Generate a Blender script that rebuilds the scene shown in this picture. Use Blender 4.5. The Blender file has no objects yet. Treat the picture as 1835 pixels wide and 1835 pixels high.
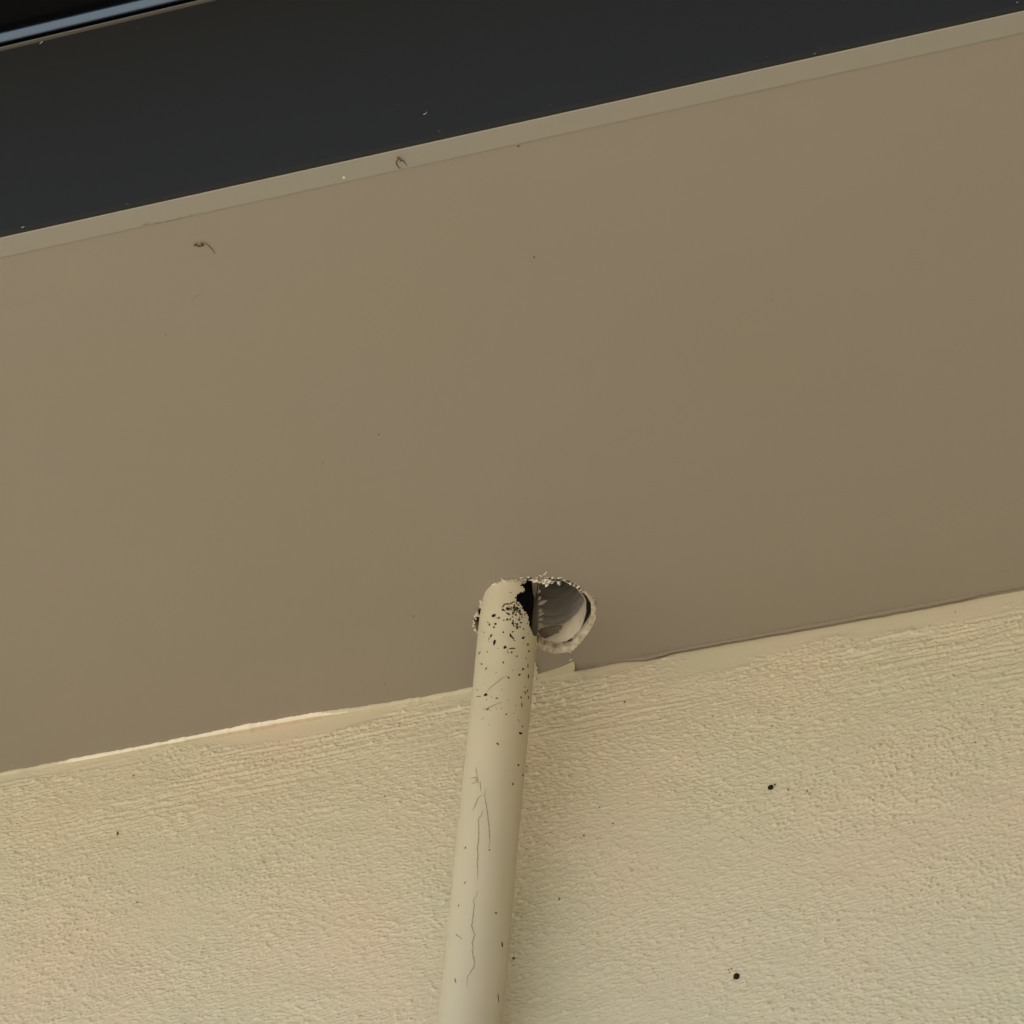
import bpy, bmesh, math, random
import numpy as np
from mathutils import Vector, Matrix, noise
from mathutils.bvhtree import BVHTree
from mathutils.geometry import tessellate_polygon

scene = bpy.context.scene
C = scene.collection
RND = random.Random(7)

# ------------------------------------------------------------------ camera
F = 7000.0 / 1835.0                       # focal length in picture widths
X = Vector((.9434, .1817, .2775)).normalized()      # world axes seen from the camera
Z = Vector((.0710, .7063, -.7043)); Z = (Z - Z.dot(X) * X).normalized()
Y = Z.cross(X)
ROT = Matrix((X, Y, Z))                   # camera -> world
H = 3.36                                  # soffit height
def ray(u, v):                            # u, v in photograph pixels (0..1835)
    return ROT @ Vector(((u - 917.5) / 1835, -(v - 917.5) / 1835, -F))
_r = ray(917, 1223)
CAM = Vector((0, 0, H)) - _r * (2.56 / F)
cam_d = bpy.data.cameras.new("camera")
cam = bpy.data.objects.new("camera", cam_d); C.objects.link(cam)
cam_d.sensor_width = 36; cam_d.sensor_fit = 'HORIZONTAL'; cam_d.lens = 36 * F
cam_d.clip_start = 0.05; cam_d.clip_end = 2000
m = ROT.to_4x4(); m.translation = CAM; cam.matrix_world = m
scene.camera = cam

# ------------------------------------------------------------------ world, sun, exposure
SUN_EL = math.radians(50); SUN_AZ = math.radians(-104)     # azimuth from -Y (in front of the wall), negative = left: the eave side stands in open shade
to_sun = Vector((math.sin(SUN_AZ) * math.cos(SUN_EL), -math.cos(SUN_AZ) * math.cos(SUN_EL), math.sin(SUN_EL)))
w = bpy.data.worlds.new("World"); scene.world = w; w.use_nodes = True
nt = w.node_tree; bg = nt.nodes['Background']
sky = nt.nodes.new('ShaderNodeTexSky'); sky.sky_type = 'NISHITA'; sky.sun_disc = False
sky.sun_elevation = SUN_EL; sky.sun_rotation = math.atan2(to_sun.x, to_sun.y)
sky.dust_density = 3.0; sky.air_density = 1.0
nt.links.new(sky.outputs[0], bg.inputs[0]); bg.inputs[1].default_value = 0.10
sd = bpy.data.lights.new("sun", 'SUN'); sd.energy = 4.8; sd.angle = math.radians(.6); sd.color = (1, .94, .84)
sun = bpy.data.objects.new("sun", sd); C.objects.link(sun)
sun.rotation_euler = to_sun.to_track_quat('Z', 'Y').to_euler(); sun.location = (-3, -4, 6)
scene.view_settings.view_transform = 'Standard'; scene.view_settings.look = 'None'
scene.view_settings.exposure = 1.22; scene.view_settings.gamma = 1
scene.render.engine = 'CYCLES'

# ------------------------------------------------------------------ helpers
def on_z(u, v, z=H):
    r = ray(u, v); t = (z - CAM.z) / r.z; return CAM + r * t
def on_y(u, v, y=0.0):
    r = ray(u, v); t = (y - CAM.y) / r.y; return CAM + r * t
def proj(p):
    q = ROT.transposed() @ (Vector(p) - CAM)
    return (917.5 + q.x / -q.z * F * 1835, 917.5 - q.y / -q.z * F * 1835)

def link(name, bm, mats, parent=None, smooth=False):
    me = bpy.data.meshes.new(name); bm.normal_update(); bm.to_mesh(me); bm.free()
    for mm in (mats if isinstance(mats, (list, tuple)) else [mats]): me.materials.append(mm)
    if smooth:
        for p in me.polygons: p.use_smooth = True
    o = bpy.data.objects.new(name, me); C.objects.link(o)
    if parent: o.parent = parent
    return o
def thing(o, label, cat, group=None, kind=None):
    o['label'] = label
    if cat: o['category'] = cat
    if group: o['group'] = group
    if kind: o['kind'] = kind
    return o
def root(name, loc=(0, 0, 0)):
    o = bpy.data.objects.new(name, None); C.objects.link(o); o.location = loc
    return o
def box(bm, x0, x1, y0, y1, z0, z1, mi=0, bev=0.0):
    r = bmesh.ops.create_cube(bm, size=1)
    for v in r['verts']:
        v.co = Vector(((x0 + x1) / 2 + v.co.x * (x1 - x0), (y0 + y1) / 2 + v.co.y * (y1 - y0), (z0 + z1) / 2 + v.co.z * (z1 - z0)))
    fs = {f for v in r['verts'] for f in v.link_faces}
    for f in fs: f.material_index = mi
    if bev:
        es = {e for v in r['verts'] for e in v.link_edges}
        bmesh.ops.bevel(bm, geom=list(es), offset=bev, segments=3, profile=.5, affect='EDGES')
def profile(bm, pts, x0, x1, closed=True, mi=0, n=1):
    rings = []
    for k in range(n + 1):
        x = x0 + (x1 - x0) * k / n
        rings.append([bm.verts.new((x, p[0], p[1])) for p in pts])
    for a, b in zip(rings, rings[1:]):
        m_ = len(pts)
        for i in range(m_ if closed else m_ - 1):
            j = (i + 1) % m_
            f = bm.faces.new((a[i], a[j], b[j], b[i])); f.material_index = mi
    if closed:
        bm.faces.new(rings[0]); bm.faces.new(list(reversed(rings[-1])))
def interp(tab, x):
    if x <= tab[0][0]: return tab[0][1]
    for (a, p), (b, q) in zip(tab, tab[1:]):
        if x <= b: return p + (q - p) * (x - a) / (b - a)
    return tab[-1][1]
def nz(x, s, k=0): return noise.noise(Vector((x * s, k * 7.3, 1.7)))

# ------------------------------------------------------------------ materials
def mat(name, col, rough=.6, spec=.3, metal=0.0):
    m_ = bpy.data.materials.new(name); m_.use_nodes = True
    b = m_.node_tree.nodes['Principled BSDF']
    b.inputs['Base Color'].default_value = (*col, 1); b.inputs['Roughness'].default_value = rough
    b.inputs['Specular IOR Level'].default_value = spec; b.inputs['Metallic'].default_value = metal
    return m_, m_.node_tree, b
def coords(t, scale=(1, 1, 1), rot=(0, 0, 0)):
    tc = t.nodes.new('ShaderNodeTexCoord'); mp = t.nodes.new('ShaderNodeMapping')
    mp.inputs['Scale'].default_value = scale; mp.inputs['Rotation'].default_value = rot
    t.links.new(tc.outputs['Object'], mp.inputs[0]); return mp.outputs[0]
def ntex(t, vec, scale, detail=3, rough=.5, dist=0.0):
    n = t.nodes.new('ShaderNodeTexNoise'); n.inputs['Scale'].default_value = scale
    n.inputs['Detail'].default_value = detail; n.inputs['Roughness'].default_value = rough
    n.inputs['Distortion'].default_value = dist
    t.links.new(vec, n.inputs['Vector']); return n.outputs['Fac']
def ramp(t, fac, stops):
    r = t.nodes.new('ShaderNodeValToRGB'); e = r.color_ramp.elements
    while len(e) < len(stops): e.new(.5)
    for el, (p, c) in zip(e, stops):
        el.position = p; el.color = (*c, 1) if len(c) == 3 else c
    t.links.new(fac, r.inputs[0]); return r.outputs[0]
def mathn(t, op, a, b=0.0, clamp=False):
    n = t.nodes.new('ShaderNodeMath'); n.operation = op; n.use_clamp = clamp
    for i, v in enumerate((a, b)):
        if hasattr(v, 'links'): t.links.new(v, n.inputs[i])
        else: n.inputs[i].default_value = v
    return n.outputs[0]
def bump(t, h, strength, dist, b, normal=None):
    n = t.nodes.new('ShaderNodeBump'); n.inputs['Distance'].default_value = dist
    if hasattr(strength, 'links'): t.links.new(strength, n.inputs['Strength'])
    else: n.inputs['Strength'].default_value = strength
    t.links.new(h, n.inputs['Height'])
    if normal is not None: t.links.new(normal, n.inputs['Normal'])
    t.links.new(n.outputs[0], b.inputs['Normal']); return n.outputs[0]

SOFFIT = (.322, .285, .225)
WALL = (.62, .563, .405)

# textured acrylic wall paint
M_wall, t, b = mat('textured_wall_paint', WALL, .55, .35)
v1 = coords(t, (1, 1, 1))
c = ramp(t, ntex(t, v1, 9, 3, .55), [(.28, (.590, .563, .397)), (.50, WALL), (.72, (.655, .553, .403))])
t.links.new(c, b.inputs['Base Color'])
vw = coords(t, (.55, 1, 1), (0, math.radians(5), 0))
warp = t.nodes.new('ShaderNodeTexNoise'); warp.inputs['Scale'].default_value = 60; t.links.new(vw, warp.inputs['Vector'])
ms = t.nodes.new('ShaderNodeVectorMath'); ms.operation = 'SCALE'; ms.inputs['Scale'].default_value = .010
t.links.new(warp.outputs['Color'], ms.inputs[0])
ad = t.nodes.new('ShaderNodeVectorMath'); ad.operation = 'ADD'
t.links.new(vw, ad.inputs[0]); t.links.new(ms.outputs[0], ad.inputs[1])
h1 = ntex(t, ad.outputs[0], 360, 2, .5, .2)
h1 = mathn(t, 'ADD', mathn(t, 'MULTIPLY', h1, .8), mathn(t, 'MULTIPLY', ntex(t, ad.outputs[0], 150, 1, .5, .2), .7))
gr = ntex(t, coords(t, (.8, 1, 1)), 520, 1, .5)
h1 = mathn(t, 'ADD', h1, mathn(t, 'MULTIPLY', ramp(t, gr, [(.60, (0, 0, 0)), (.72, (1, 1, 1))]), .35))
vs = coords(t, (.10, 1, 1), (0, math.radians(-2), 0))
h2 = ntex(t, vs, 260, 2, .5, .2)                       # brush drag along the top
sep = t.nodes.new('ShaderNodeSeparateXYZ'); t.links.new(v1, sep.inputs[0])
lo = ntex(t, coords(t, (1, 1, 2)), 22, 2, .5)
# distance under the soffit, made wavy, fades the stipple into the smooth cut-in edge
dz = mathn(t, 'SUBTRACT', H, sep.outputs['Z'])
dz = mathn(t, 'ADD', dz, mathn(t, 'MULTIPLY', mathn(t, 'SUBTRACT', lo, .5), .02))
mr = t.nodes.new('ShaderNodeMapRange'); mr.inputs['From Min'].default_value = .007; mr.inputs['From Max'].default_value = .022
t.links.new(dz, mr.inputs['Value'])
dr = t.nodes.new('ShaderNodeMapRange'); dr.inputs['From Min'].default_value = .12; dr.inputs['From Max'].default_value = .02
t.links.new(dz, dr.inputs['Value'])
drag = mathn(t, 'MULTIPLY', mathn(t, 'MULTIPLY', dr.outputs[0], .55), h2)
patch = ramp(t, ntex(t, v1, 14, 2, .5), [(.3, (.7, .7, .7)), (.65, (1, 1, 1))])
hh = mathn(t, 'MULTIPLY', mathn(t, 'ADD', mathn(t, 'MULTIPLY', h1, patch), drag), mr.outputs[0])
bump(t, hh, .85, .0017, b)

M_coat, t, b = mat('textured_coat_paint', WALL, .5, .4)
v1 = coords(t)
t.links.new(ramp(t, ntex(t, v1, 9, 3, .55), [(.28, (.590, .563, .397)), (.50, WALL), (.72, (.655, .553, .403))]), b.inputs['Base Color'])
bump(t, ntex(t, v1, 600, 2, .5), .25, .0004, b)
# smooth satin soffit paint
def soffit_paint(name, col):
    M, t, b = mat(name, col, .5, .3)
    v = coords(t)
    k = [tuple(x * s for x, s in zip(col, q)) for q in ((.985, 1.0, .975), (1, 1, 1), (1.015, .995, 1.015))]
    c = ramp(t, ntex(t, v, 5, 2, .5), [(.32, k[0]), (.5, k[1]), (.68, k[2])])
    t.links.new(c, b.inputs['Base Color'])
    hb = ntex(t, coords(t, (.3, 1, 1)), 90, 3, .5)
    n1 = bump(t, hb, .12, .0006, b)
    return M
M_soffit = soffit_paint('taupe_soffit_paint', SOFFIT)
M_bead = soffit_paint('taupe_sealant_paint', (.26, .22, .16))
M_trim = soffit_paint('pale_trim_paint', (.335, .315, .262))
M_raw, t, b = mat('raw_cement_edge', (.55, .47, .35), .85, .1)
v = coords(t)
t.links.new(ramp(t, ntex(t, v, 250, 3), [(.3, (.40, .345, .25)), (.52, (.64, .57, .44)), (.75, (.80, .74, .60))]), b.inputs['Base Color'])
bump(t, ntex(t, v, 400, 3), .6, .001, b)
M_chip, t, b = mat('white_cement_chips', (.78, .72, .60), .8, .1)
M_grime, _, _ = mat('dark_brown_grime', (.11, .08, .048), .8, .1)
M_speck, _, _ = mat('black_specks', (.022, .016, .011), .7, .1)
M_crack, _, _ = mat('hairline_crack', (.36, .30, .19), .8, .1)
M_scuff, _, _ = mat('faint_scuff', (.33, .28, .18), .7, .1)
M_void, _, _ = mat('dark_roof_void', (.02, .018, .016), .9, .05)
M_pipe, t, b = mat('cream_pipe_paint', (.60, .53, .36), .42, .4)
v = coords(t, (1, 1, .35))
t.links.new(ramp(t, ntex(t, v, 40, 3), [(.3, (.55, .515, .365)), (.5, (.585, .54, .385)), (.7, (.61, .545, .395))]), b.inputs['Base Color'])
bump(t, ntex(t, coords(t), 130, 3), .15, .0006, b)
M_foam, _, _ = mat('black_foam', (.006, .006, .007), .95, .05)
M_stub, t, b = mat('grey_cream_plastic', (.74, .69, .60), .45, .35)
v = coords(t, (1, 1, .12), (0, math.radians(14), 0))
t.links.new(ramp(t, ntex(t, coords(t, (.15, .15, 1), (0, math.radians(-18), 0)), 330, 3), [(.3, (.42, .40, .36)), (.6, (.66, .62, .55))]), b.inputs['Base Color'])
bump(t, ntex(t, coords(t, (.15, .15, 1), (0, math.radians(-18), 0)), 330, 3), .5, .0008, b)
M_overspray, _, _ = mat('cream_overspray', (.86, .79, .64), .6, .3)
M_fascia, t, b = mat('charcoal_steel', (.0230, .0232, .0215), .68, .12)
v = coords(t)
rg = mathn(t, 'ADD', mathn(t, 'MULTIPLY', ntex(t, v, 25, 4), .16), .55)
t.links.new(rg, b.inputs['Roughness'])
bump(t, ntex(t, coords(t, (.1, 1, 1)), 150, 2), .05, .0006, b)
M_gutter, t, b = mat('glossy_black_steel', (.085, .115, .155), .14, .5, 1.0)
bump(t, ntex(t, coords(t, (.1, 1, 1)), 70, 2), .03, .0006, b)
M_dust, _, _ = mat('pale_dust', (.32, .31, .28), .8, .1)
M_dust2, _, _ = mat('grey_dust', (.09, .09, .085), .8, .1)
M_web, _, _ = mat('cobweb', (.13, .09, .05), .9, .05)
M_web2, _, _ = mat('pale_cobweb', (.42, .36, .27), .9, .05)
M_roof, t, b = mat('charcoal_roof_steel', (.03, .033, .035), .5, .4)
M_ground, t, b = mat('pale_concrete_paving', (.42, .38, .31), .85, .2)
v = coords(t)
t.links.new(ramp(t, ntex(t, v, 1.5, 6), [(.3, (.36, .34, .30)), (.7, (.46, .43, .38))]), b.inputs['Base Color'])

# ------------------------------------------------------------------ the setting
bm = bmesh.new(); bmesh.ops.create_grid(bm, x_segments=8, y_segments=8, size=600)
g = link('ground', bm, M_ground); thing(g, 'pale concrete paving below the wall', None, kind='structure')

GAP = .0026
YF = on_z(917, 427 - .2218 * 917, H - .0008).y - GAP          # outer face of the fascia
YT = on_z(917, 461 - .2176 * 917, H - .0004).y                       # inner edge of the trim strip
ZT = on_y(0, 89, YF).z                                    # top of the fascia
X0, X1 = -4.0, 4.0

# wall: front face as one sheet, body behind
wall = root('wall', (0, 0, 0))
thing(wall, 'cream textured rendered wall under the soffit, speckled with tiny dark dots', 'wall')
bm = bmesh.new(); box(bm, X0, X1, 0.0012, .22, 0.004, H + .35)
link('wall_body', bm, M_wall, wall)

# the trowelled coat: real relief, cast as a height field over the part of the wall under this eave
GX0, GX1, GZ0, GZ1 = -.56, .56, H - .56, H
NX, NZ = 1760, 1000
xs = np.linspace(GX0, GX1, NX); zs_ = np.linspace(GZ0, GZ1, NZ)
dxg, dzg = xs[1] - xs[0], zs_[1] - zs_[0]
rng = np.random.default_rng(11)
fx = np.fft.fftfreq(NX, dxg)[None, :]; fz = np.fft.fftfreq(NZ, dzg)[:, None]
def field(lx, lz, ang=0.0, bw=.45, lowpass=False):
    c_, s_ = math.cos(ang), math.sin(ang)
    a = (fx * c_ + fz * s_) * lx; b_ = (-fx * s_ + fz * c_) * lz
    rad = np.sqrt(a * a + b_ * b_)
    flt = np.exp(-rad ** 2 * 2) if lowpass else np.exp(-((rad - 1) / bw) ** 2)
    g_ = np.fft.ifft2(np.fft.fft2(rng.standard_normal((NZ, NX))) * flt).real
    return (g_ - g_.mean()) / g_.std()
def soft(a): return 1 / (1 + np.exp(-a))
wa = field(.10, .06, 0, lowpass=True); wb = field(.09, .07, 0, lowpass=True)
A1 = field(.0066, .0028, .10); A2 = field(.0062, .0029, -.20); A3 = field(.0046, .0030, .45)
m1 = soft(wa * 2.2); m2 = soft(wb * 2.2 - 1)
g1 = (A1 * m1 + A2 * (1 - m1)) * (1 - m2) + A3 * m2
g2 = field(.012, .0060, .05); g3 = field(.0032, .0020, 0, .5)
hf = .62 * g1 + .42 * g2 + .34 * g3
hf = np.exp(.78 * hf) ; hf = hf / hf.std()
amp = .55 + .50 * soft(field(.07, .05, 0, lowpass=True) * 2)
DZ = (H - zs_)[:, None] + .006 * field(.05, .02, 0, lowpass=True)
near = np.clip((DZ - .004) / .013, 0, 1); near = near * near * (3 - 2 * near)
drag = field(.075, .0042, .035, .5) * np.clip((.11 - DZ) / .09, 0, 1) * soft(field(.16, .05, 0, lowpass=True) * 2.5)
HF = (hf * amp * .00034 + drag * .00034 + field(.03, .02, 0, lowpass=True) * .00025) * near
HF = HF - HF.min() * 0
edge = np.clip((xs - GX0) / .04, 0, 1) * np.clip((GX1 - xs) / .04, 0, 1)
HF = HF * edge[None, :] * np.clip((zs_ - GZ0) / .04, 0, 1)[:, None]
def relief(x, z):
    i = (x - GX0) / dxg; j = (z - GZ0) / dzg
    if not (0 <= i < NX - 1 and 0 <= j < NZ - 1): return 0.0
    i0, j0 = int(i), int(j); a, b_ = i - i0, j - j0
    return float((HF[j0, i0] * (1 - a) + HF[j0, i0 + 1] * a) * (1 - b_) + (HF[j0 + 1, i0] * (1 - a) + HF[j0 + 1, i0 + 1] * a) * b_)
XX, ZZ = np.meshgrid(xs, zs_)
co = np.empty((NZ * NX, 3), np.float32); co[:, 0] = XX.ravel(); co[:, 1] = -HF.ravel(); co[:, 2] = ZZ.ravel()
idx = np.arange(NZ * NX).reshape(NZ, NX)
quads = np.stack([idx[:-1, :-1], idx[:-1, 1:], idx[1:, 1:], idx[1:, :-1]], -1).reshape(-1, 4)
pm = bpy.data.meshes.new('coat_grid'); pm.vertices.add(len(co)); pm.vertices.foreach_set('co', co.ravel())
pm.loops.add(quads.size); pm.loops.foreach_set('vertex_index', quads.ravel().astype(np.int32))
pm.polygons.add(len(quads)); pm.polygons.foreach_set('loop_start', np.arange(0, quads.size, 4, dtype=np.int32))
pm.polygons.foreach_set('use_smooth', np.ones(len(quads), bool)); pm.update()
bm = bmesh.new(); bm.from_mesh(pm)

# tiny dark marks lying on the wall, part of its surface
def dab(bm, u, v, ru, rv, ang, where, mi, lift=.0003, n=9, jit=.25):
    c0 = where(u, v)
    if c0 is None: return
    vs = []
    for k in range(n):
        a = 2 * math.pi * k / n
        q = 1 + RND.uniform(-jit, jit)
        du, dv = ru * math.cos(a) * q, rv * math.sin(a) * q
        p = where(u + du * math.cos(ang) + dv * math.sin(ang), v - du * math.sin(ang) + dv * math.cos(ang))
        if p is None: return
        vs.append(bm.verts.new(p + (CAM - p).normalized() * lift))
    f = bm.faces.new(vs); f.material_index = mi
def wl(u, v):
    p = on_y(u, v, 0); p.y = -relief(p.x, p.z) - .0002; return p
for (u, v, r) in [(1075, 1448, 1.8), (1099, 1477, 2), (1047, 1499, 2.2), (1003, 1612, 2.4), (211, 1494, 2.6), (246, 1617, 2.2),
                  (1413, 1417, 1.6), (1447, 1417, 1.5), (1384, 1302, 2), (1120, 1259, 2), (1748, 1332, 2), (921, 1718, 3.0),
                  (920, 1730, 1.6), (944, 1374, 2), (907, 1576, 2), (240, 1391, 1.8), (1306, 1739, 1.8), (1311, 1737, 1.5), (1308, 1744, 1.4),
                  (690, 1427, 1.6), (1446, 1419, 1.3), (1278, 1285, 1.7), (104, 1371, 1.6), (1183, 1290, 1.4), (1290, 1425, 1.5), (1712, 1097, 1.6)]:
    dab(bm, u, v, r, r * .65, RND.uniform(0, 3), wl, 1)
o = link('textured_coat', bm, [M_coat, M_grime], wall)

# cream sealant on the left, taupe sealant on the right, lying in the corner
LN = lambda u: 1388 - .1798 * u
MM = .365e-3
M_lit_crest, _, _ = mat('lit_crest_cream', (.88, .81, .65), .5, .3)  # lighter copy of the bead paint: light caught on its crest, painted in
def bead(u0, u1, lowtab, hightab, matl, seed, amp, name, parent, under=False, pick=None):
    """lowtab: px under the corner line on the wall; hightab: px above it on the soffit"""
    bm = bmesh.new(); prev = None; n = int((u1 - u0) / 2.2); rings = []
    for k in range(n + 1):
        u = u0 + (u1 - u0) * k / n
        x = on_z(u, LN(u)).x
        j = nz(u, .03, seed) * amp + nz(u, .12, seed + 1) * amp * .5 + nz(u, .4, seed + 2) * amp * .28
        a = max(.3, interp(lowtab, u) + j) * MM / .706
        q = max(.3, interp(hightab, u) + j * .8 + nz(u, .25, seed + 5) * amp * .3) * MM / .684
        ring = []
        for i in range(7):
            s = i / 6 * math.pi / 2
            ring.append(bm.verts.new((x, -.0006 - q * (math.sin(s) ** .9), H - .0006 - a * (math.cos(s) ** .9 if i < 6 else 0))))
        # keep the ends on the surfaces
        if under:
            tip = max(.0008, .0021 + nz(u, .05, seed + 8) * .0012)
            ring[1].co.y = -tip; ring[1].co.z = H - a; ring[2].co.y = min(ring[2].co.y, -tip - .0002)
            ring[0].co.z = H - a + .0016
        ring[0].co.y = .001; ring[-1].co.z = H + .001
        rings.append(ring)
    for a, b_ in zip(rings, rings[1:]):
        for i in range(6):
            f = bm.faces.new((a[i], b_[i], b_[i + 1], a[i + 1]))
            if pick: f.material_index = pick(proj(a[i].co)[0], i)
    return link(name, bm, matl, parent, True)
bead(-40, 962, [(0, 3), (300, 3), (600, 4), (848, 3), (962, 3)],
     [(0, 2), (100, 3.5), (220, 4), (450, 9), (565, 9), (650, 4), (780, 2), (962, 3)], [M_coat, M_lit_crest], 1, 2.2, 'cream_sealant', wall, False,
     lambda u, i: 1 if 95 + nz(i, .9, 4) * 60 < u < 640 - i * 14 + nz(u, .05, 6) * 40 and i > 1 else 0)

# ------------------------------------------------------------------ soffit with its broken double hole
soffit = root('soffit', (0, (YT) / 2, H))
thing(soffit, 'smooth taupe soffit board with a ragged hole cut round the pipe', 'soffit')
HOLE = [(847, 1119), (848, 1107), (853, 1099), (859, 1090), (863, 1077), (872, 1065), (881, 1053), (889, 1045), (904, 1038), (927, 1036),
        (950, 1037), (973, 1037), (995, 1036), (1018, 1041), (1034, 1048), (1049, 1059), (1060, 1071), (1067, 1085), (1068, 1107),
        (1062, 1122), (1052, 1137), (1042, 1150), (1027, 1166), (1012, 1170), (995, 1171), (973, 1165), (957, 1157), (930, 1166), (900, 1170), (870, 1155), (857, 1136)]
def densify(poly, step=2.6):
    out = []
    for (a, b_) in zip(poly, poly[1:] + poly[:1]):
        d = math.hypot(b_[0] - a[0], b_[1] - a[1]); n = max(1, int(d / step))
        for k in range(n): out.append((a[0] + (b_[0] - a[0]) * k / n, a[1] + (b_[1] - a[1]) * k / n))
    return out
ringpx = densify(HOLE)
cx0, cy0 = 975, 1103
r0, r1, r2 = [], [], []
for i, (u, v) in enumerate(ringpx):
    top = v < 1060 or u < 880
    j = (RND.uniform(-1.8, 1.8) if top else RND.uniform(-.6, .6)) + (nz(i, .35, 3) * 2.0 if top else nz(i, .1, 3) * .8)
    d = Vector((u - cx0, v - cy0)); L = d.length; d /= L
    sh = 2.0 if top else (8.5 if u > 1030 else 5.0)
    p = (u + d.x * j, v + d.y * j)
    q = (u - d.x * (sh + RND.uniform(-1, 1) * (1.6 if top else .5)), v - d.y * (sh + RND.uniform(-1, 1) * (1.2 if top else .4)))
    r0.append(on_z(*p)); qq = on_z(*q)
    r1.append(Vector((qq.x, qq.y, H + .0022))); r2.append(Vector((qq.x, qq.y, H + .0068)))
bm = bmesh.new()
outer = [Vector((X0, YT - .004, H)), Vector((X1, YT - .004, H)), Vector((X1, .001, H)), Vector((X0, .001, H))]
# cells round the hole keep the big face planar and simple
loops = [[Vector((p.x, p.y, 0)) for p in outer], [Vector((p.x, p.y, 0)) for p in r0]]
allp = outer + r0
V = [bm.verts.new((p.x, p.y, H)) for p in allp]
for tri in tessellate_polygon(loops):
    try: bm.faces.new([V[i] for i in tri])
    except ValueError: pass
bmesh.ops.recalc_face_normals(bm, faces=bm.faces)
A = V[4:]; B = [bm.verts.new(p) for p in r1]; D = [bm.verts.new(p) for p in r2]
n = len(A)
for i in range(n):
    j = (i + 1) % n
    for P, Q in ((A, B), (B, D)):
        f = bm.faces.new((P[i], P[j], Q[j], Q[i])); f.material_index = 1
# upper sheet of the board
outer2 = [Vector((p.x, p.y, H + .0068)) for p in outer]
V2 = [bm.verts.new(p) for p in outer2] + D
for tri in tessellate_polygon([[Vector((p.x, p.y, 0)) for p in outer2], [Vector((p.x, p.y, 0)) for p in r2]]):
    try: f = bm.faces.new([V2[i] for i in tri]); f.material_index = 1
    except ValueError: pass
# small flecks and scratches belonging to the painted surface
sf = lambda u, v: on_z(u, v, H)
for (u, v, r, mi) in [(957, 461, 2.6, 2), (929, 262, 2.6, 2), (679, 779, 1.8, 2), (741, 1104, 1.8, 2), (1720, 631, 1.5, 2), (401, 623, 1.8, 3),
                      (297, 600, 1.4, 2), (578, 830, 1.3, 2), (1384, 537, 1.2, 2), (1797, 1023, 2, 4), (690, 1226, 3, 4), (545, 735, 1.5, 3)]:
    dab(bm, u, v, r, r * .55, RND.uniform(0, 3), sf, mi)
def ribbon(bm, pts, wpx, where, mi, lift=.0002, step=2.0, wob=.0, taper=True):
    out = []
    for (a, b_) in zip(pts, pts[1:]):
        d = math.hypot(b_[0] - a[0], b_[1] - a[1]); n = max(1, int(d / step))
        for k in range(n): out.append((a[0] + (b_[0] - a[0]) * k / n, a[1] + (b_[1] - a[1]) * k / n))
    out.append(pts[-1]); prev = None
    for i, (u, v) in enumerate(out):
        a = out[max(0, i - 1)]; c_ = out[min(len(out) - 1, i + 1)]
        t_ = Vector((c_[0] - a[0], c_[1] - a[1])).normalized(); nn = Vector((-t_.y, t_.x))
        f_ = i / max(1, len(out) - 1); ww = wpx * (1 + RND.uniform(-.25, .25)) / 2
        if taper: ww *= min(1, .35 + 3 * min(f_, 1 - f_))
        ju = RND.uniform(-wob, wob)
        ps = [where(u + nn.x * (s * ww + ju), v + nn.y * (s * ww + ju)) for s in (-1, 1)]
        if None in ps: prev = None; continue
        cur = [bm.verts.new(p + (CAM - p).normalized() * lift) for p in ps]
        if prev: bm.faces.new((prev[0], prev[1], cur[1], cur[0])).material_index = mi
        prev = cur
ribbon(bm, [(342, 540), (352, 530), (366, 524)], 1.2, sf, 4)
o = link('soffit_board', bm, [M_soffit, M_raw, M_grime, M_trim, M_bead], soffit)
o.matrix_parent_inverse = Matrix.Translation(-soffit.location)
def adopt(o, r=None):
    r = r or soffit
    o.parent = r; o.matrix_parent_inverse = Matrix.Translation(-r.location); return o
o = bead(1030, 1900, [(1030, 2), (1036, 1), (1060, 2.5), (1085, 1), (1112, 0), (1130, 3), (1160, 7), (1190, 5), (1215, 3), (1260, 2.5), (1500, 3.5), (1700, 3), (1770, 0), (1835, 0)],
         [(1030, 2), (1100, 5), (1300, 6), (1835, 8)], M_bead, 11, .9, 'taupe_sealant', None, True); adopt(o)
# tongue of soffit paint between the pipe and the sealant
bm = bmesh.new()
tong = [(958, 1190), (963, 1203), (962, 1207), (975, 1205), (990, 1201), (1006, 1195), (1020, 1189), (1027, 1186), (1030, 1199), (1036, 1202), (1046, 1198), (1046, 1196)]
low = [wl(u, v) + Vector((0, -.0016, 0)) for (u, v) in [(952, 1212), (958, 1196), (963, 1204), (962, 1208), (968, 1209), (985, 1204), (1003, 1198), (1018, 1192), (1028, 1188), (1030, 1197)]]
# the bare chip of cream paint that laps up on to the soffit
cup = [sf(u, v) + Vector((0, 0, -.0012)) for (u, v) in [(940, 1219), (955, 1212), (954, 1197), (957, 1186), (961, 1187), (960, 1191), (964, 1194), (961, 1198), (964, 1202), (962, 1206), (970, 1206), (985, 1202), (1003, 1196), (1018, 1190), (1028, 1185), (1030, 1187), (1030, 1203)]]
f = bm.faces.new([bm.verts.new(p) for p in cup]); bmesh.ops.triangulate(bm, faces=[f])
ex = bmesh.ops.extrude_face_region(bm, geom=bm.faces[:]); bmesh.ops.translate(bm, vec=(0, 0, .0012), verts=[e for e in ex['geom'] if isinstance(e, bmesh.types.BMVert)])
o = link('paint_lap', bm, M_coat, wall)

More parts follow.
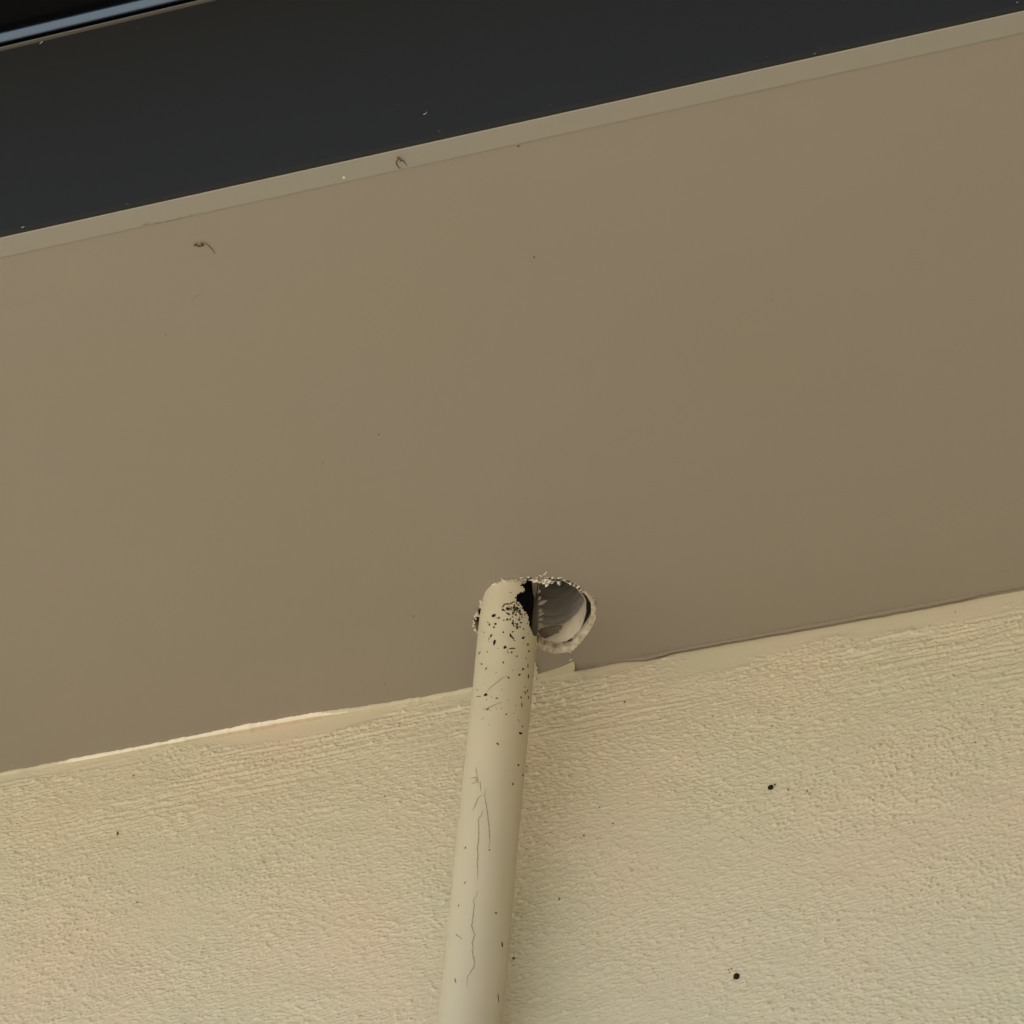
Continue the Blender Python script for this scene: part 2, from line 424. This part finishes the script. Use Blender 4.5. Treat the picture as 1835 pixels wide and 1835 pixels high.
# torn white edge: crumbs round the rim
def crumb(bm, u, v, s, zlift=None):
    p = sf(u, v) + Vector((0, 0, -RND.uniform(.0, .0012)))
    if zlift: p.z += zlift
    r = bmesh.ops.create_cube(bm, size=1.5)
    ax = [s * MM * RND.uniform(.8, 1.9), s * MM * RND.uniform(.4, .8), s * MM * RND.uniform(.25, .7)]
    e = Matrix.Rotation(math.atan2((v - 1100) * 1.4, u - 975) * -1 + math.pi / 2 + RND.uniform(-.6, .6), 3, 'Z') @ Matrix.Rotation(RND.uniform(-.8, .8), 3, 'X')
    for vv in r['verts']:
        q = Vector((vv.co.x * ax[0], vv.co.y * ax[1], vv.co.z * ax[2])) * RND.uniform(.35, 1.3)
        vv.co = e @ q + p
bm = bmesh.new()
for (u, v, s) in [(855, 1100, 5), (852, 1105, 4), (849, 1113, 3.5), (849, 1121, 3.5), (852, 1127, 4), (855, 1132, 3), (864, 1078, 5), (868, 1073, 4.5), (863, 1084, 3.5),
                  (871, 1070, 3.5), (877, 1060, 4.5), (881, 1057, 3), (887, 1046, 4.5), (884, 1049, 3), (903, 1041, 4.5), (907, 1040, 3.5), (899, 1044, 3), (900, 1037, 2.5),
                  (925, 1037, 3), (934, 1036, 3), (941, 1038, 3), (953, 1040, 5), (960, 1040, 5), (965, 1042, 4), (972, 1040, 5), (978, 1038, 5), (984, 1041, 6),
                  (980, 1046, 4.5), (974, 1044, 4), (990, 1044, 3.5), (1000, 1043, 4), (1003, 1036, 4.0), (1002, 1046, 4), (1023, 1046, 4), (1029, 1049, 4.5),
                  (1035, 1052, 4), (1041, 1056, 3.5), (1045, 1060, 3), (970, 1030, 3), (977, 1027, 3.5), (1064, 1073, 2.5), (1060, 1080, 2.5), (1022, 1168, 3.2), (1023, 1180, 2.5),
                  (947, 1034, 3), (918, 1038, 2.5), (983, 1035, 3), (991, 1036, 3), (1012, 1040, 3)]:
    for k in range(3 if u < 890 else 2): crumb(bm, u + RND.uniform(-1.5, 1.5), v + RND.uniform(-1.5, 1.5), s * (.8 if u < 890 else .68))
adopt(link('torn_edge', bm, M_chip))['kind'] = 'stuff'
bm = bmesh.new()
for k in range(80):
    i = RND.randrange(len(ringpx)); u, v = ringpx[i]
    if v > 1120: continue
    crumb(bm, u + RND.uniform(-3, 3), v + RND.uniform(-3, 2), RND.uniform(1, 2.2))
for k in range(14):
    u = RND.uniform(955, 1030); crumb(bm, u, interp([(955, 1157), (975, 1165), (1000, 1171), (1030, 1163)], u) + RND.uniform(-1, 1), RND.uniform(.8, 1.6))
adopt(link('crumbs', bm, M_raw))['kind'] = 'stuff'
# thin web of board left between the two holes
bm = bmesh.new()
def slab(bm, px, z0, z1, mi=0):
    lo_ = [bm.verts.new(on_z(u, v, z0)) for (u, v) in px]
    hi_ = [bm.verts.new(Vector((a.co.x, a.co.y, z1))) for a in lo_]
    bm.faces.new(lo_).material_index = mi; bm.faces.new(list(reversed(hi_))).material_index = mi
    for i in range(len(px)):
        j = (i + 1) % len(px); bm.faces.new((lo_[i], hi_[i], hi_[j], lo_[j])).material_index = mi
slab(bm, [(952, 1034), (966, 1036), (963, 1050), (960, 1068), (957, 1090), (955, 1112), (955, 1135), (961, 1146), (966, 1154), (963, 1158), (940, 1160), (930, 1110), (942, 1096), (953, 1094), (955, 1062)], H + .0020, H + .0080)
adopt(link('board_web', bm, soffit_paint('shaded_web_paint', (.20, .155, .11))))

# trim strip next to the fascia
bm = bmesh.new()
st = bm
profile(bm, [(YT, H - .0004), (YT - .0012, H - .0008), (YF + GAP + .0005, H - .0008), (YF + GAP, H - .0003), (YF + GAP, H + .006), (YT, H + .006)], X0, X1)
tr_ = lambda u, v: on_z(u, v, H - .0008)
dab(bm, 616, 318, 2.6, 2.4, 0, tr_, 1)
trim = link('soffit_trim', bm, [M_trim, M_chip])
thing(trim, 'narrow pale taupe trim strip between the soffit board and the charcoal fascia', 'trim strip')

# fascia
fascia = root('fascia', (0, YF, H))
thing(fascia, 'wide smooth charcoal fascia board running above the trim strip', 'fascia')
bm = bmesh.new()
profile(bm, [(YF, H + .002), (YF + .0006, H + .0003), (YF + .0016, H - .0006), (YF + .0030, H + .0002), (YF + .0030, H + .012), (YF + .02, H + .012),
             (YF + .02, ZT - .001), (YF + .001, ZT - .001), (YF, ZT - .002)], X0, X1)
fc = lambda u, v: on_y(u, v, YF)
for (u, v, r, a, mi) in [(761, 204, 3, .5, 1), (764, 202, 2.2, 1.3, 1), (713, 188, 1.6, 0, 2), (787, 235, 3, -.6, 2), (41, 407, 3.4, .3, 1), (74, 76, 4.2, .7, 1), (228, 366, 3, -.3, 2),
                         (1823, 4, 2, 0, 1), (1471, 86, 2, 0, 2), (1374, 101, 2, 0, 2), (1460, 96, 1.8, 0, 1), (986, 188, 2, 0, 2), (246, 50, 2, 1.5, 2), (297, 356, 1.8, .2, 2),
                         (1330, 60, 1.2, 0, 2), (1130, 50, 1.2, 0, 2), (560, 240, 1.2, 0, 2), (430, 130, 1.1, 0, 2)]:
    dab(bm, u, v, r, r * .35, a, fc, mi)
o = link('board', bm, [M_fascia, M_dust, M_dust2]); adopt(o, fascia)
bm = bmesh.new()
box(bm, X0, X1, YF - .0012, YF + .02, ZT + .0003, ZT + .0011, 0, .0002)
o = link('metal_lip', bm, mat('pale_metal_lip', (.15, .14, .12), .5, .3)[0]); adopt(o, fascia)

# gutter above it: lower roll, sole and front
gut = root('gutter', (0, YF - .06, ZT))
thing(gut, 'glossy black gutter with a rounded lower roll above the fascia', 'gutter')
bm = bmesh.new()
rr = .0068; cy, cz = YF - .0002, ZT + .0040 + rr
profile(bm, [(cy + rr * math.cos(a), cz + rr * math.sin(a)) for a in [2 * math.pi * k / 28 for k in range(28)]], X0, X1)
for f in bm.faces: f.smooth = len(f.verts) == 4
adopt(link('lower_roll', bm, M_gutter), gut)
bm = bmesh.new()
zt = cz + rr + .001
profile(bm, [(YF + .02, zt), (YF - .115, zt + .004), (YF - .122, zt + .011), (YF - .122, zt + .10), (YF - .128, zt + .106), (YF - .122, zt + .112), (YF - .119, zt + .105), (YF - .119, zt + .012), (YF - .113, zt + .007), (YF + .016, zt + .003), (YF + .016, zt + .09), (YF + .02, zt + .09)], X0, X1)
adopt(link('channel', bm, mat('matt_black_steel', (.004, .004, .004), .6, .12)[0]), gut)

# roof closing the eave
bm = bmesh.new()
zr = zt + .095
profile(bm, [(YF - .03, zr), (2.0, zr + .85), (2.0, zr + .90), (YF - .03, zr + .03)], X0 - .05, X1 + .05)
roof = link('roof', bm, M_roof); thing(roof, 'charcoal sheet roof sloping up behind the gutter', 'roof')

# added wall, unseen beyond the right edge, to dim light from that side
bm = bmesh.new(); box(bm, 1.6, 1.85, -3.2, YF - .14, 0.004, H + .3); box(bm, 1.6, 1.85, YF - .14, -.001, 0.004, H - .003)
sw = link('added_shade_wall', bm, mat('brown_added_wall', (.16, .13, .09), .8, .2)[0])
thing(sw, 'brown wall added out of view to the right of the cream wall to dim the light', 'wall')
# ------------------------------------------------------------------ pipe coming up the wall and into the left hole
pipe = root('pipe', (0, 0, 0))
R = .0190
# axis: traced centre line, close to the wall low down and leaning out to meet the hole
def axis_pt(u, v, y): return on_y(u, v, y)
top = axis_pt(905.5, 1180, -.062); mid = axis_pt(899.5, 1245, -.0555); low_ = axis_pt(841, 1835, -.033)
e_ = (top - mid).normalized()
pts = []
a0 = low_ + (low_ - mid).normalized() * .25
a0.y = -.030
keys = [a0, low_, axis_pt(870, 1540, -.040), mid, top]
def crom(P, t):
    n_ = len(P) - 1; i = min(int(t * n_), n_ - 1); f = t * n_ - i
    p0 = P[max(i - 1, 0)]; p1 = P[i]; p2 = P[i + 1]; p3 = P[min(i + 2, n_)]
    return .5 * ((2 * p1) + (p2 - p0) * f + (2 * p0 - 5 * p1 + 4 * p2 - p3) * f * f + (3 * p1 - p0 - 3 * p2 + p3) * f ** 3)
axis = [crom(keys, k / 60) for k in range(61)]
d_ = ((axis[-1] - axis[-2]).normalized() + Vector((0.03, -.05, .2))).normalized()
dA = (axis[-1] - axis[-2]).normalized(); k_ = 0
while axis[-1].z < H + .09:
    k_ += 1; axis.append(axis[-1] + dA.lerp(d_, min(1, k_ / 14)).normalized() * .0022)
axis.insert(0, Vector((axis[0].x, -.030, .02)))
pipe.location = axis[0]
thing(pipe, 'cream painted pipe with peeling dark specks running up the wall into the soffit', 'pipe')
def tube(bm, axis, R, ns=72, keep=None, rfun=None):
    rings = []
    up = Vector((0, -1, 0))
    for i, p in enumerate(axis):
        t_ = (axis[min(i + 1, len(axis) - 1)] - axis[max(i - 1, 0)]).normalized()
        s_ = t_.cross(up).normalized(); q_ = s_.cross(t_).normalized()
        ring = []
        for k in range(ns):
            a = 2 * math.pi * k / ns
            r_ = R if rfun is None else rfun(p, a, R)
            ring.append(bm.verts.new(p + (s_ * math.cos(a) + q_ * math.sin(a)) * r_))
        rings.append(ring)
    for a, b_ in zip(rings, rings[1:]):
        for k in range(ns):
            j = (k + 1) % ns
            vs = (a[k], a[j], b_[j], b_[k])
            if keep and not keep(sum((q.co for q in vs), Vector()) / 4): continue
            bm.faces.new(vs)
def inpoly(u, v, P):
    c = False
    for (a, b_), (p, q) in zip(P, P[1:] + P[:1]):
        if (b_ > v) != (q > v) and u < (p - a) * (v - b_) / (q - b_) + a: c = not c
    return c
BREAK = [(921, 1071), (927, 1064), (936, 1060), (941, 1057), (938, 1051), (930, 1048), (930, 1045), (941, 1044), (943, 1039), (950, 1034), (965, 1030), (972, 1100), (974, 1140), (958, 1139), (953, 1128), (947, 1112), (943, 1101), (938, 1093), (931, 1083), (925, 1077)]
def keep(c):
    if c.z < H - .08: return True
    if (c - CAM).normalized().dot(Vector((0, 1, 0))) < 0: return True
    u, v = proj(c)
    ax = min(axis, key=lambda p: abs(p.z - c.z))
    if (c - ax).dot(CAM - c) < 0: return True
    u += nz(c.x * 1000, .5, 1) * 4 + RND.uniform(-1, 1); v += nz(c.z * 1000, .5, 2) * 4
    return not inpoly(u, v, BREAK)
# even spacing and a smooth run
ev = [axis[0]]
for p, q in zip(axis[1:], axis[2:]):
    n_ = max(1, int((q - p).length / .003)); ev += [p.lerp(q, k / n_) for k in range(n_)]
ev.append(axis[-1])
for it in range(60):
    ev = [ev[0], ev[1]] + [(a + b_ * 2 + c_) / 4 for a, b_, c_ in zip(ev[1:], ev[2:], ev[3:])] + [ev[-1]]
axis = ev
# finer rings near the soffit
fine = []
for p, q in zip(axis, axis[1:]):
    n_ = max(1, int((q - p).length / (.0009 if p.z > H - .06 and p.z < H + .03 else .005))) if p.z > H - .6 else 1
    for k in range(n_): fine.append(p.lerp(q, k / n_))
fine.append(axis[-1])
def rf(p, a, R):
    tw = 1.0
    if p.z > H - .012: tw = 1 - .10 * min(1, (p.z - H + .012) / .02)
    return R * tw * (1 + .006 * noise.noise(Vector((math.cos(a) * 2, math.sin(a) * 2, p.z * 30))))
bm = bmesh.new(); tube(bm, fine, R, 110, keep, rf)
bm.normal_update()
bvh = BVHTree.FromBMesh(bm)
def on_pipe(u, v):
    hit = bvh.ray_cast(CAM, ray(u, v).normalized())
    return hit[0]
# chips, mould spots and hairline cracks are marks in the pipe's own paint
S = [(884, 1103, 5, 3.2, .4), (894, 1107, 2.6, 2, .4), (901, 1093, 2.8, 2.2, .3), (910, 1091, 4.5, 3, -.6), (923, 1093, 4, 2.2, .5), (909, 1110, 3, 2, .5),
     (888, 1118, 2.6, 2.2, .2), (885, 1124, 2.4, 2, .2), (877, 1119, 1.8, 2.6, 0), (874, 1115, 1.5, 1.5, 0), (902, 1133, 2, 2, 0), (919, 1117, 3.2, 2.2, 1), (927, 1124, 3, 2, .8),
     (880, 1139, 4, 2, 1.0), (876, 1145, 1.5, 1.4, 0), (886, 1151, 6.5, 2.6, 1.2), (915, 1139, 4, 2.4, -1.2), (919, 1143, 4, 2, -1.1), (919, 1132, 2.4, 1.6, 0), (922, 1148, 1.6, 1.2, 0),
     (937, 1143, 2.6, 2.6, 0), (939, 1142, 4, .9, .4), (946, 1155, 2, 2.8, 0), (905, 1160, 3.4, 3.2, 0), (918, 1162, 6.5, 1.5, 0), (909, 1168, 1.5, 1.5, 0), (917, 1169, 2.0, 2.2, 0), (926, 1176, 1.8, 1.8, 0),
     (859, 1170, 4.5, 1.2, 1.0), (873, 1168, 1.6, 1.4, .6), (871, 1198, 3.6, 1.4, 1.0), (902, 1187, 1.4, 3, 0), (937, 1199, 2.2, 2.2, 0), (931, 1209, 2.6, 2.0, .3), (911, 1214, 3, 1.6, -.6),
     (948, 1167, 2, 2, 0), (946, 1193, 1.2, 5, 0), (947, 1212, 1.2, 5, 0), (945, 1238, 3, 1.5, 1.2), (941, 1241, 3.6, 1.4, -1.1), (934, 1250, 3, 1.6, -1.0), (935, 1263, 5.5, 1.4, -1.45),
     (890, 1251, 2.6, 1.6, 0), (870, 1245, 4, 3, .4), (858, 1248, 5, .9, 0), (855, 1236, 1.3, 1.3, 0), (874, 1271, 4.5, 1.1, .4), (907, 1280, 2.2, 1.6, .6), (947, 1250, 1.2, 3.5, 0),
     (933, 1314, 3.6, 2.6, -.5), (936, 1302, 1.4, 2, 0), (892, 1333, 3.8, 1.8, -.9), (929, 1371, 2.2, 2.2, 0), (937, 1389, 1.6, 2.2, 0), (919, 1405, 1.8, 2.6, 0), (834, 1519, 1.4, 2.2, 0), (877, 1523, 2, 1.4, .4),
     (889, 1636, 2.4, 2, -.4), (900, 1693, 1.8, 6, .1), (833, 1582, 3, .9, .9), (893, 1788, 1.0, 11, .12), (822, 1623, .9, 3, 0), (816, 1757, 1.2, 5, .2), (818, 1675, .9, 1.0, 0),
     (941, 1231, 1.3, 1.3, 0), (915, 1062, 2.2, .8, 0), (867, 1133, 1.2, 1.2, 0), (928, 1290, 1.2, 1.2, 0), (863, 1190, 1.4, 2, .6), (943, 1180, 1.1, 1.8, 0)]
for (u, v, a, b_, g_) in S: dab(bm, u, v, a * .88, b_ * .88, g_, on_pipe, 2 if min(a, b_) > 2.1 else 1, .00022)
for k in range(85):                                           # peppering under the break
    u = RND.gauss(925, 11); v = RND.gauss(1099, 11)
    if inpoly(u, v, BREAK) or u > 950: continue
    s = RND.uniform(.7, 2.3); dab(bm, u, v, s * RND.uniform(.8, 1.8), s * .7, RND.uniform(0, 3), on_pipe, 1 if RND.random() < .55 else 2, .00022, 7, .4)
ribbon(bm, [(898, 1088), (904, 1083), (914, 1082), (921, 1078), (926, 1080)], 2, on_pipe, 1, .00022, 1.6, .5)
for (u, v) in [(RND.uniform(862, 948), RND.uniform(1100, 1300)) for k in range(34)]:
    dab(bm, u, v, RND.uniform(.6, 1.2), RND.uniform(.5, 1.2), 0, on_pipe, 1, .0002, 6, .3)
for pts_ in ([(870, 1414), (868, 1424), (872, 1445), (876, 1480), (878, 1510), (875, 1520)], [(865, 1424), (857, 1430), (852, 1441), (847, 1453)],
             [(866, 1451), (862, 1462), (857, 1467), (858, 1485), (857, 1510), (855, 1520), (857, 1530), (855, 1548), (856, 1560), (856, 1576)],
             [(856, 1596), (855, 1603), (848, 1614), (850, 1622), (848, 1640), (846, 1651), (845, 1660), (851, 1676), (846, 1690), (848, 1698), (846, 1704), (849, 1718), (851, 1728), (847, 1736), (838, 1750), (836, 1768)],
             [(872, 1240), (882, 1229), (898, 1217), (907, 1211)], [(867, 1272), (880, 1266), (890, 1262), (897, 1258)], [(842, 1395), (852, 1393), (854, 1401), (845, 1405)],
             [(816, 1675), (823, 1678), (828, 1684)]):
    ribbon(bm, pts_, 1.7, on_pipe, 3, .00018, 2.2, .5)
for k in range(3):
    ribbon(bm, [(853 + k * 4 + RND.uniform(-3, 3), 1375 + k * 12), (858 + RND.uniform(-4, 6), 1390 + k * 14)], 1.6, on_pipe, 3, .00018)
o = link('pipe_wall', bm, [M_pipe, M_grime, M_speck, M_crack])
for p in o.data.polygons: p.use_smooth = (p.material_index == 0)
adopt(o, pipe)
bm = bmesh.new(); tube(bm, [p for p in fine if p.z > H - .12], R * .78, 40)
o = link('insulation', bm, M_foam); adopt(o, pipe)
for p in o.data.polygons: p.use_smooth = True

# ------------------------------------------------------------------ cut-off pipe end seated in the right hole
RIM = [(966, 1046), (985, 1042), (1011, 1042), (1031, 1052), (1043, 1065), (1049, 1078), (1049, 1095), (1045, 1112), (1040, 1127), (1031, 1138), (1015, 1148),
       (1000, 1153), (983, 1151), (970, 1145), (963, 1134), (962, 1114), (963, 1092), (964, 1069)]
rim = densify(RIM, 4); zs = H + .0085
P = [on_z(u, v, zs) for (u, v) in rim]
cc = sum(P, Vector()) / len(P)
stub = root('pipe_end', cc)
thing(stub, 'open grey cut-off pipe end seated in the right side of the soffit hole', 'pipe end')
bm = bmesh.new()
lv = [0, .0008, .003, .0055, .008, .0095, .02, .035, .055, .08, .11]
inn = []; out_ = []
for li, h_ in enumerate(lv):
    ri, ro = [], []
    for i, p in enumerate(P):
        d = (p - cc); d.z = 0; dn = d.normalized()
        jg = (RND.uniform(-.0006, .0006) if li == 0 else 0)
        wy = max(0, min(1, (p.y - cc.y) / .022)); sl = Vector((0, -.0075 * min(1, h_ / .008) * wy, 0)); p = p + sl
        ri.append(bm.verts.new(p + Vector((-.10 * h_, .10 * h_, h_ + jg)) - dn * (h_ * .02)))
        ro.append(bm.verts.new(p + Vector((-.10 * h_, .10 * h_, h_ + jg)) + dn * .0006))
    inn.append(ri); out_.append(ro)
n = len(P)
for rings in (inn, out_):
    for k_, (a, b_) in enumerate(zip(rings, rings[1:])):
        for i in range(n):
            f = bm.faces.new((a[i], a[(i + 1) % n], b_[(i + 1) % n], b_[i])); f.smooth = True; f.material_index = 1 if k_ < 4 + (i % 5 == 0) else 0
for i in range(n): bm.faces.new((inn[0][i], out_[0][i], out_[0][(i + 1) % n], inn[0][(i + 1) % n]))
adopt(link('plastic_sleeve', bm, [M_stub, M_overspray]), stub)
# burrs: ragged shards along the left rim; the dark flap at the bottom is a painted cast shadow
bm = bmesh.new()
for (u, v, L_, a) in [(964, 1083, 16, .35), (963, 1096, 10, .25), (962, 1103, 13, .3), (962, 1112, 12, .2), (962, 1121, 10, .2), (963, 1075, 7, .6), (964, 1061, 5, .3)]:
    q = [(u - 2, v - 2.0), (u + L_ * .55, v - L_ * .55 * a - 2.0), (u + L_, v - L_ * a), (u + L_ * .5, v - L_ * .3 * a + 2), (u - 2, v + 2.4)]
    slab(bm, q, zs + .0005, zs + .0016)
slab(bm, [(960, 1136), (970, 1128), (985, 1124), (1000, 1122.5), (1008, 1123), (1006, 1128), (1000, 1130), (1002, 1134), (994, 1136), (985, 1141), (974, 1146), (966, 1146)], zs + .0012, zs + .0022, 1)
adopt(link('shards_and_shadow_flap', bm, [mat('pale_plastic_shards', (.60, .56, .48), .6, .2)[0], mat('painted_shadow_flap', (.20, .18, .14), .6, .2)[0]]), stub)
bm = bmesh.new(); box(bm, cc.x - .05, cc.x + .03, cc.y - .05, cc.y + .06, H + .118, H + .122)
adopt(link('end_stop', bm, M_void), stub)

# ------------------------------------------------------------------ small loose things
def wisp(name, label, strokes, where, wpx, matl, cat):
    c_ = where(*strokes[0][0]); r_ = root(name, c_)
    thing(r_, label, cat)
    bm = bmesh.new()
    for st in strokes:
        out = densify(st + list(reversed(st)), 1.6)[:]
        out = out[:len(out) // 2]
        prev = None
        for i, (u, v) in enumerate(out):
            p = where(u + RND.uniform(-.3, .3), v + RND.uniform(-.3, .3)); p = p + (CAM - p).normalized() * (.0009 + .0008 * math.sin(i * .5))
            f_ = i / max(1, len(out) - 1); rad = wpx * MM / 2 * (1.1 - .75 * f_)
            ring = [bm.verts.new(p + (X_ * math.cos(a) + Y_ * math.sin(a)) * rad) for a in (0, 1.57, 3.14, 4.71)
                    for X_, Y_ in [(Vector((1, 0, 0)), Vector((0, .7, .7)))]]
            if prev:
                for k in range(4): bm.faces.new((prev[k], prev[(k + 1) % 4], ring[(k + 1) % 4], ring[k]))
            prev = ring
    adopt(link('threads', bm, matl), r_)
    return r_
wisp('cobweb', 'brown curled cobweb thread stuck to the soffit board below the trim strip', [[(348, 441), (352, 436), (349, 440), (361, 442), (361, 434), (363, 441), (368, 436), (376, 442), (382, 449), (385, 455)], [(348, 439), (359, 443)]], sf, 3.0, M_web, 'cobweb')
wisp('cobweb', 'small ring-shaped brown cobweb tuft hanging on the pale trim strip', [[(712, 282), (716, 285), (719, 289), (725, 287), (722, 288), (727, 294), (729, 298)], [(715, 283), (710, 290), (711, 296), (716, 302), (720, 301)], [(716, 290), (721, 287)]], tr_, 2.6, M_web, 'cobweb')
wisp('cobweb', 'faint dark thread along the joint at the left end of the trim strip', [[(257, 402), (275, 401), (300, 397), (320, 391), (345, 384)]], sf, 2.0, M_web, 'cobweb')
def blob(name, label, u, v, ru, rv, tail=None):
    bm = bmesh.new(); r = bmesh.ops.create_icosphere(bm, subdivisions=2, radius=1)
    c_ = wl(u, v)
    for vv in r['verts']:
        q = vv.co * RND.uniform(.85, 1.15)
        vv.co = Vector((q.x * ru * MM, q.y * .0010, q.z * rv * MM / .75)) 
    if tail:
        r = bmesh.ops.create_icosphere(bm, subdivisions=1, radius=1)
        for vv in r['verts']: vv.co = Vector((vv.co.x * 1.6 * MM + tail[0] * MM, vv.co.y * .0006, vv.co.z * 1.6 * MM + tail[1] * MM))
    o = link(name, bm, M_speck, None, True); o.location = c_ + Vector((0, -.0004, 0))
    thing(o, label, 'speck'); return o
blob('dirt_speck', 'larger round black speck low on the cream wall, right of the pipe', 1320, 1751, 5.2, 5.2)
blob('dirt_speck', 'slanted oval black speck on the cream wall midway between the sealant and the lower speck', 1382, 1413, 5.5, 3.8, (7, 5))
